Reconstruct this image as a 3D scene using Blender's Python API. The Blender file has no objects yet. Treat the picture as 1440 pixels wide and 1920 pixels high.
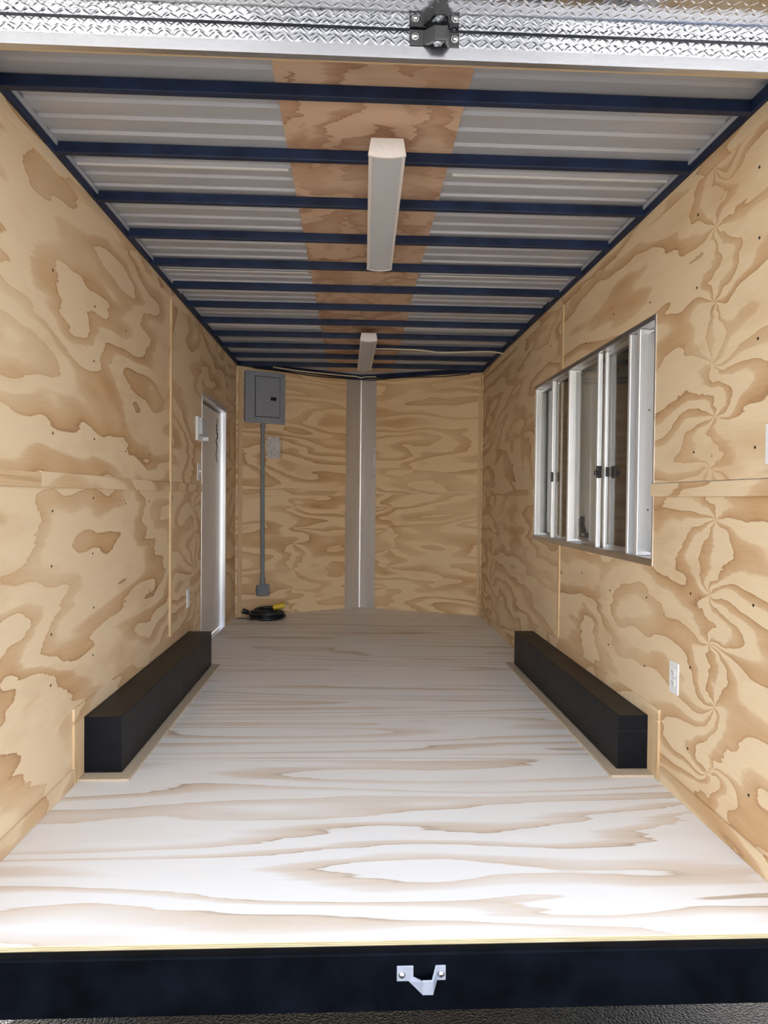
import bpy, bmesh, math, random
from mathutils import Vector, Matrix

random.seed(7)
scn = bpy.context.scene
COL = scn.collection

# ------------------------------------------------------------------ camera
S = 1.127                                   # metres per survey unit of the camera fit
CAM = Vector((-0.0775, -1.5701, 0.985)) * S
YAW, PITCH, ROLL, FPX = 0.0458, 0.0196, 0.0100, 1338.16
f_ = Vector((math.sin(YAW) * math.cos(PITCH), math.cos(YAW) * math.cos(PITCH), -math.sin(PITCH)))
r_ = Vector((math.cos(YAW), -math.sin(YAW), 0))
d_ = f_.cross(r_)
rr = r_ * math.cos(ROLL) - d_ * math.sin(ROLL)
dd = r_ * math.sin(ROLL) + d_ * math.cos(ROLL)
cam_data = bpy.data.cameras.new('camera')
cam_data.sensor_fit = 'VERTICAL'
cam_data.sensor_height = 36.0
cam_data.sensor_width = 27.0
cam_data.lens = FPX / 1920 * 36.0
cam_data.clip_start = 0.05
cam = bpy.data.objects.new('camera', cam_data)
COL.objects.link(cam)
M4 = Matrix((rr, -dd, -f_)).transposed().to_4x4()
M4.translation = CAM
cam.matrix_world = M4
scn.camera = cam

# ------------------------------------------------------------------ sky, sun, exposure
SUN_EL, SUN_AZ = math.radians(31), math.radians(-4)      # azimuth from +Y (ahead of the trailer nose)
world = bpy.data.worlds.new('world')
scn.world = world
world.use_nodes = True
wn = world.node_tree
wn.nodes.clear()
sky = wn.nodes.new('ShaderNodeTexSky')
sky.sky_type = 'NISHITA'
sky.sun_disc = False
sky.sun_elevation = SUN_EL
sky.sun_rotation = SUN_AZ
sky.air_density = 1.0
sky.dust_density = 5.0
sky.ozone_density = 1.0
bg = wn.nodes.new('ShaderNodeBackground')
bg.inputs['Strength'].default_value = 0.32
wo = wn.nodes.new('ShaderNodeOutputWorld')
# thin bright cloud over the whole sky
wtc = wn.nodes.new('ShaderNodeTexCoord')
wno = wn.nodes.new('ShaderNodeTexNoise'); wno.inputs['Scale'].default_value = 2.2; wno.inputs['Detail'].default_value = 5.0
wrp = wn.nodes.new('ShaderNodeValToRGB')
wrp.color_ramp.elements[0].position, wrp.color_ramp.elements[0].color = 0.35, (0.30, 0.30, 0.30, 1)
wrp.color_ramp.elements[1].position, wrp.color_ramp.elements[1].color = 0.65, (0.70, 0.70, 0.70, 1)
wmx = wn.nodes.new('ShaderNodeMixRGB'); wmx.inputs[2].default_value = (3.4, 3.4, 3.4, 1)
wn.links.new(wtc.outputs['Generated'], wno.inputs['Vector'])
wn.links.new(wno.outputs['Fac'], wrp.inputs[0])
wn.links.new(wrp.outputs[0], wmx.inputs[0])
wn.links.new(sky.outputs[0], wmx.inputs[1])
wn.links.new(wmx.outputs[0], bg.inputs[0])
wn.links.new(bg.outputs[0], wo.inputs[0])
sun_data = bpy.data.lights.new('sun', 'SUN')
sun_data.energy = 6.5
sun_data.angle = math.radians(0.6)
sun_data.color = (1.0, 0.965, 0.92)
sun = bpy.data.objects.new('sun', sun_data)
COL.objects.link(sun)
sd = Vector((math.sin(SUN_AZ) * math.cos(SUN_EL), math.cos(SUN_AZ) * math.cos(SUN_EL), math.sin(SUN_EL)))
sun.rotation_euler = sd.to_track_quat('Z', 'Y').to_euler()
sun.location = (0, 6, 12)
vs = scn.view_settings
vs.view_transform = 'Standard'
vs.look = 'None'
vs.exposure = 1.72
vs.gamma = 1.0
vs.use_curve_mapping = False

# ------------------------------------------------------------------ materials
class G:
    """small node-graph helper"""
    def __init__(s, name):
        s.m = bpy.data.materials.new(name)
        s.m.use_nodes = True
        s.t = s.m.node_tree
        s.t.nodes.clear()
        s.out = s.t.nodes.new('ShaderNodeOutputMaterial')
    def n(s, typ, **kw):
        o = s.t.nodes.new(typ)
        for k, v in kw.items():
            setattr(o, k, v)
        return o
    def put(s, sock, v):
        if hasattr(v, 'links') or isinstance(v, bpy.types.NodeSocket):
            s.t.links.new(v, sock)
        elif v is not None:
            sock.default_value = v
    def math(s, op, a, b=None, c=None):
        o = s.n('ShaderNodeMath', operation=op)
        s.put(o.inputs[0], a)
        if b is not None: s.put(o.inputs[1], b)
        if c is not None: s.put(o.inputs[2], c)
        return o.outputs[0]
    def vec(s, x, y, z):
        o = s.n('ShaderNodeCombineXYZ')
        for i, v in enumerate((x, y, z)): s.put(o.inputs[i], v)
        return o.outputs[0]
    def noise(s, v, scale, detail=2.0, rough=0.5, dist=0.0):
        o = s.n('ShaderNodeTexNoise')
        s.put(o.inputs['Vector'], v)
        o.inputs['Scale'].default_value = scale
        o.inputs['Detail'].default_value = detail
        o.inputs['Roughness'].default_value = rough
        o.inputs['Distortion'].default_value = dist
        return o.outputs['Fac']
    def ramp(s, fac, stops, interp='LINEAR'):
        o = s.n('ShaderNodeValToRGB')
        o.color_ramp.interpolation = interp
        e = o.color_ramp.elements
        while len(e) > 1: e.remove(e[-1])
        e[0].position, e[0].color = stops[0][0], (*stops[0][1], 1)
        for p, c in stops[1:]:
            k = e.new(p); k.color = (*c, 1)
        s.put(o.inputs[0], fac)
        return o.outputs[0]
    def mix(s, fac, a, b, mode='MIX'):
        o = s.n('ShaderNodeMixRGB', blend_type=mode)
        s.put(o.inputs[0], fac)
        for i, v in ((1, a), (2, b)):
            if isinstance(v, tuple): v = (*v, 1)
            s.put(o.inputs[i], v)
        return o.outputs[0]
    def bsdf(s, color, rough=0.5, metal=0.0, bump=None, bump_d=0.002, bump_s=0.5, spec=0.5, **kw):
        b = s.n('ShaderNodeBsdfPrincipled')
        if isinstance(color, tuple): color = (*color, 1)
        s.put(b.inputs['Base Color'], color)
        s.put(b.inputs['Roughness'], rough)
        s.put(b.inputs['Metallic'], metal)
        b.inputs['Specular IOR Level'].default_value = spec
        for k, v in kw.items(): s.put(b.inputs[k], v)
        if bump is not None:
            u = s.n('ShaderNodeBump')
            u.inputs['Distance'].default_value = bump_d
            u.inputs['Strength'].default_value = bump_s
            s.put(u.inputs['Height'], bump)
            s.t.links.new(u.outputs[0], b.inputs['Normal'])
        s.t.links.new(b.outputs[0], s.out.inputs[0])
        return s.m
    def coords(s, kind='Object'):
        o = s.n('ShaderNodeTexCoord')
        x = s.n('ShaderNodeSeparateXYZ')
        s.t.links.new(o.outputs[kind], x.inputs[0])
        return o.outputs[kind], x.outputs[0], x.outputs[1], x.outputs[2]
    def attr(s, name):
        o = s.n('ShaderNodeAttribute', attribute_type='OBJECT', attribute_name=name)
        return o.outputs['Fac']

def plywood(name, a, b, pale, mid, dark, sa, sb, rings, jag=0.10, teeth=0.05, stops=(0.50, 0.60, 0.90, 0.950, 0.965),
            rough=0.55, fine=0.12, blotch=0.35, tilt=0.0, knots=True, detail=2.2, fade=(0.30, 0.58)):
    """rotary-cut pine veneer: growth-ring contours of a stretched height field"""
    g = G(name)
    v, X, Y, Z = g.coords()
    ax = {'X': X, 'Y': Y, 'Z': Z}
    A, B = ax[a], ax[b]
    seed = g.attr('seed')
    so = g.math('MULTIPLY', seed, 7.31)
    # teeth: the grain coordinate shifts from fibre to fibre
    t1 = g.noise(g.vec(g.math('MULTIPLY', A, 1.6), g.math('MULTIPLY', B, 24.0), so), 1.0, 3.0, 0.65)
    A2 = g.math('MULTIPLY_ADD', g.math('SUBTRACT', t1, 0.5), teeth * 3.0, A)
    v1 = g.vec(g.math('MULTIPLY_ADD', A2, sa, so), g.math('MULTIPLY_ADD', B, sb, g.math('MULTIPLY', seed, 3.17)), so)
    h = g.noise(v1, 1.0, detail, 0.46, 0.3)
    ph = g.math('MULTIPLY', h, rings)
    j2 = g.noise(g.vec(g.math('MULTIPLY', A, 2.6), g.math('MULTIPLY', B, 14.0), so), 1.0, 2.0, 0.5)
    ph = g.math('MULTIPLY_ADD', j2, jag * 3.0, ph)
    if tilt: ph = g.math('MULTIPLY_ADD', B, tilt, ph)
    if knots:
        # a vertical row of pinch points: contours of arg(tan(w)) fan out of one point and into the next
        kp, ka = g.attr('knot_at'), g.attr('knot_amp')
        wv = g.vec(g.math('MULTIPLY_ADD', A, 4.5, so), g.math('MULTIPLY', B, 7.0), so)
        w1 = g.math('SUBTRACT', g.noise(wv, 1.0, 3.0, 0.55), 0.5)
        w2 = g.math('SUBTRACT', g.noise(g.vec(so, g.math('MULTIPLY', B, 2.4), g.math('MULTIPLY', A, 2.0)), 1.0, 2.0), 0.5)
        da = g.math('MULTIPLY_ADD', w1, 0.28, g.math('SUBTRACT', A, kp))
        db = g.math('MULTIPLY_ADD', w2, 0.34, B)
        PER = 0.20
        sx = g.math('SINE', g.math('MULTIPLY', db, math.pi / PER))
        sh = g.math('SINH', g.math('MULTIPLY', da, math.pi / PER / 2.1))
        th = g.math('DIVIDE', g.math('ARCTAN2', sh, sx), 2 * math.pi)
        ph = g.math('MULTIPLY_ADD', th, ka, ph)
    fr = g.math('FRACT', ph)
    k3 = lambda q: (q, q, q)
    band = g.ramp(fr, [(0.0, k3(0)), (stops[0], k3(0)), (stops[1], k3(.44)), (stops[2], k3(.72)), (stops[3], k3(1)), (stops[4], k3(0))])
    # some rings are strong, others nearly fade out
    fd = g.noise(g.vec(g.math('MULTIPLY_ADD', A, 0.9, so), g.math('MULTIPLY', B, 2.6), 5.0), 1.0, 2.0, 0.5)
    stg = g.ramp(fd, [(fade[0], k3(0.35)), (fade[1], k3(1.0))])
    amt = g.math('MULTIPLY', band, stg)
    # soft brown blotches
    bl = g.noise(g.vec(g.math('MULTIPLY', A2, 1.5), g.math('MULTIPLY', B, 4.0), so), 1.0, 3.0, 0.6)
    bl = g.math('MULTIPLY', g.math('MAXIMUM', g.math('SUBTRACT', bl, 0.52), 0.0), 4.0 * blotch)
    amt = g.math('ADD', amt, g.math('MULTIPLY', bl, g.math('SUBTRACT', 1.0, amt)))
    col = g.ramp(amt, [(0.0, pale), (0.68, mid), (1.0, dark)])
    fi = g.noise(g.vec(g.math('MULTIPLY', A, 9.0), g.math('MULTIPLY', B, 260.0), so), 1.0, 2.0, 0.6)
    col = g.mix(fine, col, g.ramp(fi, [(0.3, (0.25, 0.25, 0.25)), (0.7, (0.75, 0.75, 0.75))]), 'OVERLAY')
    return g.bsdf(col, rough, 0.0, bump=g.math('ADD', fi, g.math('MULTIPLY', amt, 0.6)), bump_d=0.0006, bump_s=0.25, spec=0.3)

PALE, MID, DARK = (0.77, 0.605, 0.395), (0.56, 0.350, 0.178), (0.40, 0.230, 0.112)
M_WALL = plywood('wall_plywood', 'Y', 'Z', PALE, MID, DARK, 0.55, 1.60, 10.5, detail=3.0)
M_NOSE = plywood('nose_plywood', 'X', 'Z', (0.82, 0.62, 0.375), (0.60, 0.37, 0.18), (0.42, 0.24, 0.11), 0.75, 3.0, 9.0, jag=0.14, stops=(0.40, 0.52, 0.90, 0.950, 0.965))
FP, FM, FD = (0.86, 0.845, 0.815), (0.71, 0.60, 0.485), (0.48, 0.39, 0.30)
FS = (0.56, 0.70, 0.91, 0.955, 0.975)
M_FLOOR = plywood('floor_plywood', 'X', 'Y', FP, FM, FD, 0.36, 2.2, 9.0, jag=0.08, teeth=0.10, stops=FS, rough=0.5, blotch=0.2, knots=False)
M_FLOOR2 = plywood('floor_plywood_straight', 'X', 'Y', FP, FM, FD, 0.20, 3.0, 10.0, jag=0.06, teeth=0.10, stops=FS, rough=0.5, blotch=0.2, tilt=9.0, knots=False)
M_FLOOR3 = plywood('floor_plywood_far', 'X', 'Y', (0.88, 0.845, 0.80), FM, FD, 0.26, 2.4, 8.0, jag=0.08, teeth=0.10, stops=(0.66, 0.78, 0.92, 0.955, 0.975), rough=0.5, blotch=0.15, tilt=6.0, knots=False)
M_CEIL = plywood('ceiling_plywood', 'X', 'Y', (0.66, 0.47, 0.33), (0.46, 0.28, 0.18), (0.34, 0.20, 0.12), 4.0, 2.4, 5.0, jag=0.14, stops=(0.45, 0.6, 0.9, 0.94, 0.96), blotch=0.8, knots=False)

def pine(name, axis, c1=(0.66, 0.48, 0.28), c2=(0.53, 0.34, 0.17)):
    g = G(name)
    v, X, Y, Z = g.coords()
    m = {'X': (3, 40, 40), 'Y': (40, 2.2, 40), 'Z': (40, 40, 2.2)}[axis]
    seed = g.attr('seed')
    vv = g.vec(g.math('MULTIPLY_ADD', X, m[0], seed), g.math('MULTIPLY_ADD', Y, m[1], seed), g.math('MULTIPLY', Z, m[2]))
    n = g.noise(vv, 1.0, 3.0, 0.55, 0.6)
    return g.bsdf(g.ramp(n, [(0.35, c1), (0.55, c1), (0.72, c2)]), 0.55, bump=n, bump_d=0.0005, bump_s=0.3, spec=0.3)
M_PINE_Y, M_PINE_Z, M_PINE_X = pine('pine_batten_y', 'Y'), pine('pine_batten_z', 'Z'), pine('pine_batten_x', 'X')
M_TRIMW = pine('raw_trim', 'Y', (0.56, 0.46, 0.33), (0.46, 0.35, 0.23))

def plain(name, col, rough=0.5, metal=0.0, nscale=30.0, namp=0.06, bump=0.0, spec=0.5, stretch=(1, 1, 1), **kw):
    g = G(name)
    v, X, Y, Z = g.coords()
    vv = g.vec(*[g.math('MULTIPLY', c, k) for c, k in zip((X, Y, Z), stretch)])
    n = g.noise(vv, nscale, 3.0, 0.55)
    lo = tuple(max(0, c * (1 - namp)) for c in col); hi = tuple(min(1, c * (1 + namp)) for c in col)
    r = g.math('MULTIPLY_ADD', n, 0.16, rough - 0.08)
    return g.bsdf(g.ramp(n, [(0.3, lo), (0.7, hi)]), r, metal, bump=n if bump else None, bump_d=bump or 0.001, bump_s=0.4, spec=spec, **kw)

M_BLACK = plain('black_painted_steel', (0.0025, 0.0035, 0.006), 0.5, nscale=9, namp=0.5, bump=0.0008, spec=0.04)
M_BEAM = plain('roof_bow_blue_light_tint', (0.011, 0.022, 0.060), 0.45, nscale=9, namp=0.4, spec=0.3)  # bows are black; the bluish light on them is put into the colour
M_BOX = plain('black_wheel_box_paint', (0.005, 0.006, 0.009), 0.40, nscale=5, namp=0.5, bump=0.0015, spec=0.16)
M_SHEET = plain('galvanised_roof_sheet', (0.50, 0.52, 0.565), 0.45, 0.25, nscale=14, namp=0.06, stretch=(0.15, 1, 1))
M_ALU = plain('mill_aluminium', (0.88, 0.89, 0.91), 0.36, 1.0, nscale=60, namp=0.05, stretch=(1, 1, 0.04))
M_POST = plain('satin_window_extrusion', (0.86, 0.87, 0.89), 0.42, 0.55, nscale=60, namp=0.05, stretch=(1, 1, 0.04))
M_ALU_Y = plain('mill_aluminium_lining', (0.60, 0.60, 0.61), 0.30, 1.0, nscale=60, namp=0.06, stretch=(1, 0.04, 1))
M_STRIP = plain('brushed_aluminium_nose', (0.80, 0.80, 0.81), 0.46, 1.0, nscale=26, namp=0.06, stretch=(4, 4, 0.06))
M_POLISH = plain('polished_tread_plate', (0.56, 0.575, 0.60), 0.09, 1.0, nscale=22, namp=0.02, bump=0.0016)
M_LIP = plain('header_lip_aluminium', (0.58, 0.59, 0.62), 0.26, 1.0, nscale=40, namp=0.04, stretch=(0.05, 1, 1))
M_GREY = plain('grey_panel_enamel', (0.28, 0.305, 0.35), 0.45, nscale=40, namp=0.05)
M_CONDUIT = plain('grey_pvc', (0.20, 0.225, 0.25), 0.45, nscale=40, namp=0.05)
M_WHITE = plain('white_plastic', (0.80, 0.80, 0.79), 0.40, nscale=40, namp=0.02)
M_LENS = plain('frosted_diffuser', (0.55, 0.58, 0.62), 0.55, nscale=120, namp=0.03)
M_CAP = plain('off_white_housing', (0.80, 0.76, 0.74), 0.5, nscale=60, namp=0.04)
M_DOOR = plain('off_white_door_skin', (0.70, 0.675, 0.64), 0.45, nscale=6, namp=0.03)
M_HATCH = plain('white_hatch_skin', (0.80, 0.78, 0.72), 0.5, nscale=4, namp=0.05)
M_SKIN = plain('white_trailer_skin', (0.78, 0.78, 0.77), 0.35, nscale=3, namp=0.03)
M_DARK = plain('black_plastic', (0.010, 0.010, 0.011), 0.35, nscale=30, namp=0.3)
M_CABLE = plain('black_rubber_cable', (0.010, 0.011, 0.014), 0.30, nscale=50, namp=0.2)
M_YELLOW = plain('yellow_plug', (0.72, 0.50, 0.03), 0.35, nscale=50, namp=0.05)
M_ROMEX = plain('cream_cable', (0.72, 0.64, 0.46), 0.45, nscale=50, namp=0.1)
M_ZINC = plain('zinc_bolt', (0.80, 0.80, 0.78), 0.25, 1.0, nscale=200, namp=0.1)
M_KEEPER = plain('silver_painted_keeper', (0.36, 0.39, 0.46), 0.42, 0.2, nscale=80, namp=0.06)
M_KEEPER_B = plain('black_cast_keeper', (0.045, 0.047, 0.052), 0.42, nscale=120, namp=0.2, bump=0.0006)
M_SCREW = plain('dark_screw', (0.06, 0.05, 0.045), 0.4, 0.8, nscale=200, namp=0.2)
M_PINK = plain('red_sticker', (0.45, 0.06, 0.05), 0.4, nscale=80, namp=0.1)

def asphalt():
    g = G('asphalt')
    v, X, Y, Z = g.coords()
    vo = g.n('ShaderNodeTexVoronoi'); vo.inputs['Scale'].default_value = 110
    g.t.links.new(v, vo.inputs['Vector'])
    n = g.noise(v, 2.5, 4.0)
    col = g.mix(n, g.ramp(vo.outputs['Color'], [(0.2, (0.004, 0.004, 0.005)), (0.9, (0.040, 0.040, 0.041))]), (0.010, 0.010, 0.011))
    return g.bsdf(col, 0.5, spec=0.12, bump=g.math('SUBTRACT', 1.0, vo.outputs['Distance']), bump_d=0.006, bump_s=0.9)
M_ASPHALT = asphalt()

def glass(name, tint, rough):
    g = G(name)
    v, X, Y, Z = g.coords()
    n = g.noise(v, 3.0, 2.0)
    lw = g.n('ShaderNodeLayerWeight'); lw.inputs['Blend'].default_value = 0.5
    fz = g.math('MULTIPLY_ADD', g.math('POWER', lw.outputs['Facing'], 5.0), 0.90, 0.035)     # Schlick
    tr = g.n('ShaderNodeBsdfTransparent')
    g.t.links.new(g.ramp(n, [(0.3, tuple(c * 0.95 for c in tint)), (0.7, tint)]), tr.inputs[0])
    gl = g.n('ShaderNodeBsdfGlossy'); gl.inputs['Roughness'].default_value = rough
    mx = g.n('ShaderNodeMixShader')
    g.t.links.new(fz, mx.inputs[0]); g.t.links.new(tr.outputs[0], mx.inputs[1]); g.t.links.new(gl.outputs[0], mx.inputs[2])
    g.t.links.new(mx.outputs[0], g.out.inputs[0])
    return g.m
M_GLASS = glass('window_glass', (0.92, 0.92, 0.91), 0.02)
M_SCREEN = glass('insect_screen', (0.48, 0.47, 0.46), 0.5)
M_CLEAR = glass('clear_plastic', (0.98, 0.98, 0.98), 0.08)

def layered_edge():
    g = G('plywood_edge_layers')
    v, X, Y, Z = g.coords()
    w = g.math('FRACT', g.math('MULTIPLY', Z, 230.0))
    n = g.noise(g.vec(g.math('MULTIPLY', X, 8), 0.0, g.math('MULTIPLY', Z, 300)), 1.0, 3.0)
    col = g.ramp(g.math('MULTIPLY_ADD', n, 0.5, g.math('MULTIPLY', w, 0.5)), [(0.35, (0.30, 0.22, 0.11)), (0.5, (0.62, 0.51, 0.31)), (0.8, (0.70, 0.60, 0.40))])
    return g.bsdf(col, 0.6, spec=0.2)
M_EDGE = layered_edge()

def printed(name, base, ink, sx, sy, ax=('X', 'Z')):
    """paper with rows of unreadably small print"""
    g = G(name)
    v, X, Y, Z = g.coords('Generated')
    d = {'X': X, 'Y': Y, 'Z': Z}
    a, b = d[ax[0]], d[ax[1]]
    row = g.math('GREATER_THAN', g.math('FRACT', g.math('MULTIPLY', b, sy)), 0.55)
    wd = g.math('GREATER_THAN', g.noise(g.vec(g.math('MULTIPLY', a, sx), g.math('FLOOR', g.math('MULTIPLY', b, sy)), 0.0), 1.0, 1.0), 0.52)
    blk = g.math('GREATER_THAN', g.noise(g.vec(g.math('MULTIPLY', a, 1.4), g.math('MULTIPLY', b, 2.4), 3.0), 1.0, 0.0), 0.46)
    k = g.math('MULTIPLY', g.math('MULTIPLY', row, wd), blk)
    return g.bsdf(g.mix(k, base, ink), 0.55)
M_PAPER = printed('printed_sheet', (0.86, 0.84, 0.86), (0.16, 0.16, 0.18), 10, 16)
M_DECAL = printed('serial_decal', (0.66, 0.63, 0.66), (0.06, 0.05, 0.07), 2.2, 34)

# ------------------------------------------------------------------ mesh helpers
ORG = {}
class MB:
    def __init__(s): s.b = bmesh.new(); s.xf = Matrix.Identity(4)
    def _add(s, vs, fs):
        vv = [s.b.verts.new(s.xf @ Vector(v)) for v in vs]
        out = []
        for f in fs:
            try: out.append(s.b.faces.new([vv[i] for i in f]))
            except ValueError: pass
        return vv, out
    def box(s, x0, x1, y0, y1, z0, z1):
        s._add([(x0, y0, z0), (x1, y0, z0), (x1, y1, z0), (x0, y1, z0), (x0, y0, z1), (x1, y0, z1), (x1, y1, z1), (x0, y1, z1)],
               [(0, 3, 2, 1), (4, 5, 6, 7), (0, 1, 5, 4), (1, 2, 6, 5), (2, 3, 7, 6), (3, 0, 4, 7)])
        return s
    def prism(s, poly, axis, a, b):
        """poly in the two remaining axes (order XYZ), extruded along axis from a to b"""
        def P(u, v, w): return {'X': (w, u, v), 'Y': (u, w, v), 'Z': (u, v, w)}[axis]
        n = len(poly)
        vs = [P(u, v, a) for u, v in poly] + [P(u, v, b) for u, v in poly]
        fs = [tuple(range(n))[::-1], tuple(range(n, 2 * n))] + [(i, (i + 1) % n, n + (i + 1) % n, n + i) for i in range(n)]
        s._add(vs, fs); return s
    def cyl(s, p0, p1, r0, r1=None, n=16):
        r1 = r0 if r1 is None else r1
        p0, p1 = Vector(p0), Vector(p1)
        d = (p1 - p0).normalized()
        u = d.orthogonal().normalized(); w = d.cross(u)
        vs = []
        for p, r in ((p0, r0), (p1, r1)):
            for i in range(n):
                t = 2 * math.pi * i / n
                vs.append(p + (u * math.cos(t) + w * math.sin(t)) * r)
        fs = [tuple(range(n))[::-1], tuple(range(n, 2 * n))] + [(i, (i + 1) % n, n + (i + 1) % n, n + i) for i in range(n)]
        s._add(vs, fs); return s
    def tube(s, pts, r, n=8, closed=False):
        pts = [Vector(p) for p in pts]
        N = len(pts); rings = []
        up = None
        for i in range(N):
            a = pts[(i - 1) % N] if (closed or i > 0) else pts[i]
            b = pts[(i + 1) % N] if (closed or i < N - 1) else pts[i]
            d = (b - a).normalized()
            if up is None: up = d.orthogonal().normalized()
            up = (up - d * up.dot(d)).normalized()
            w = d.cross(up)
            rings.append([pts[i] + (up * math.cos(2 * math.pi * k / n) + w * math.sin(2 * math.pi * k / n)) * r for k in range(n)])
        vs = [v for q in rings for v in q]
        fs = []
        for i in range(N if closed else N - 1):
            j = (i + 1) % N
            for k in range(n):
                fs.append((i * n + k, i * n + (k + 1) % n, j * n + (k + 1) % n, j * n + k))
        if not closed:
            fs.append(tuple(range(n))[::-1]); fs.append(tuple((N - 1) * n + k for k in range(n)))
        s._add(vs, fs); return s
    def dome(s, c, d, r, hgt, n=14, m=4):
        c, d = Vector(c), Vector(d).normalized()
        u = d.orthogonal().normalized(); w = d.cross(u)
        vs = []; fs = []
        for i in range(m):
            t = (math.pi / 2) * i / m
            for k in range(n):
                p = 2 * math.pi * k / n
                vs.append(c + (u * math.cos(p) + w * math.sin(p)) * r * math.cos(t) + d * hgt * math.sin(t))
        vs.append(c + d * hgt)
        for i in range(m - 1):
            for k in range(n): fs.append((i * n + k, i * n + (k + 1) % n, (i + 1) * n + (k + 1) % n, (i + 1) * n + k))
        for k in range(n): fs.append(((m - 1) * n + k, (m - 1) * n + (k + 1) % n, m * n))
        fs.append(tuple(range(n))[::-1])
        s._add(vs, fs); return s
    def build(s, name, mat, parent=None, bevel=0.0, seg=2, smooth=False, seed=None, kind=None, label=None, org=None):
        bmesh.ops.recalc_face_normals(s.b, faces=s.b.faces[:])
        if bevel:
            ed = [e for e in s.b.edges if len(e.link_faces) == 2 and e.calc_face_angle(0) > 0.5]
            bmesh.ops.bevel(s.b, geom=ed, offset=bevel, segments=seg, profile=0.5, affect='EDGES', clamp_overlap=True)
        o_ = ORG.get(parent, Vector((0, 0, 0))) if parent else Vector(org or (0, 0, 0))
        if o_.length: bmesh.ops.translate(s.b, verts=s.b.verts[:], vec=-o_)
        me = bpy.data.meshes.new(name)
        s.b.to_mesh(me); s.b.free()
        if smooth:
            for p in me.polygons: p.use_smooth = True
            me.set_sharp_from_angle(angle=math.radians(40))
        me.materials.append(mat)
        o = bpy.data.objects.new(name, me)
        COL.objects.link(o)
        ORG[o] = o_
        if parent: o.parent = parent
        else: o.location = o_
        if seed is not None: o['seed'] = float(seed)
        if kind: o['kind'] = kind
        if label: o['label'] = label
        return o

def thing(name, label, cat, loc, group=None, kind=None):
    o = bpy.data.objects.new(name, None)
    o.empty_display_size = 0.05
    COL.objects.link(o)
    o.location = loc; ORG[o] = Vector(loc)
    o['label'] = label
    if cat: o['category'] = cat
    if group: o['group'] = group
    if kind: o['kind'] = kind
    return o
def tag(o, label, cat=None, group=None, kind=None):
    o['label'] = label
    if cat: o['category'] = cat
    if group: o['group'] = group
    if kind: o['kind'] = kind
    return o
def box(*a): return MB().box(*a)

# ------------------------------------------------------------------ shell dimensions (metres)
HW, H = 1.144, 2.301            # half inner width, height of wall tops (= underside of the roof bows)
LL, LR, TIP = 4.80, 4.925, 5.463
SHEET = H + 0.040
SEAM = 1.18
GROUND = -0.56
G0, G1 = 0.0012, 0.0012          # half joint between plywood panels

# ------------------------------------------------------------------ ground
g_ = box(-5.0, 5.0, -3.9, 9.0, GROUND - 0.2, GROUND).build('ground', M_ASPHALT)
M_LOT = plain('pale_bounce_concrete', (0.44, 0.425, 0.40), 0.8, nscale=3, namp=0.10, bump=0.002)
lot = MB()  # pale lot out of view, added to bounce sunlight into the trailer
lot.box(-30, 30, -30, -3.9, GROUND - 0.2, GROUND - .002).box(-30, -5, -3.9, 30, GROUND - 0.2, GROUND - .002).box(5, 30, -3.9, 30, GROUND - 0.2, GROUND - .002).box(-5, 5, 9, 30, GROUND - 0.2, GROUND - .002)
tag(lot.build('ground_bounce_lot', M_LOT), 'unseen pale concrete lot added around the asphalt to bounce light inside', kind='structure')
tag(g_, 'dark wet-looking asphalt ground under and behind the trailer', kind='structure')

# ------------------------------------------------------------------ floor
sub = MB().prism([(-HW - .04, 0.004), (HW + .04, 0.004), (HW + .04, LR), (0, TIP + .05), (-HW - .04, LL)], 'Z', -0.10, -0.019)
floor = sub.build('floor', M_BLACK)
tag(floor, 'pale pine plywood trailer floor laid in wide cross sheets', kind='structure')
ys = [0.0, 1.22, 2.44, 3.66]
fm = [(M_FLOOR, 3.4), (M_FLOOR2, 1.7), (M_FLOOR3, 5.2), (M_FLOOR3, 8.9)]
for i, y in enumerate(ys):
    m, sd_ = fm[i]
    b_ = MB()
    if i < 3: b_.box(-HW, HW, y + (0 if i == 0 else .0008), ys[i + 1] - .0008, -0.019, 0)
    else: b_.prism([(-HW, y + .0008), (HW, y + .0008), (HW, LR), (0, TIP), (-HW, LL)], 'Z', -0.019, 0)
    b_.build('plywood_sheet', m, floor, seed=sd_)
e_ = box(-HW, HW, -0.002, -0.0002, -0.019, -0.0006).build('plywood_edge', M_EDGE, floor)
e_['label'] = 'layered raw edge of the floor plywood'

# running gear under the floor
for ay in (1.58, 2.46):
    box(-HW + .05, HW - .05, ay - .04, ay + .04, -.35, -.27).build('axle', M_BLACK, floor)
    for sg in (-1, 1):
        MB().cyl((sg * (HW - .02), ay, -.31), (sg * (HW + .17), ay, -.31), .25, n=28).build('tyre', M_DARK, floor, bevel=.025)
for sg in (-1, 1):
    box(sg * .80 - .04, sg * .80 + .04, 1.1, 4.7, -.26, -.10).build('frame_rail', M_BLACK, floor)

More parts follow.
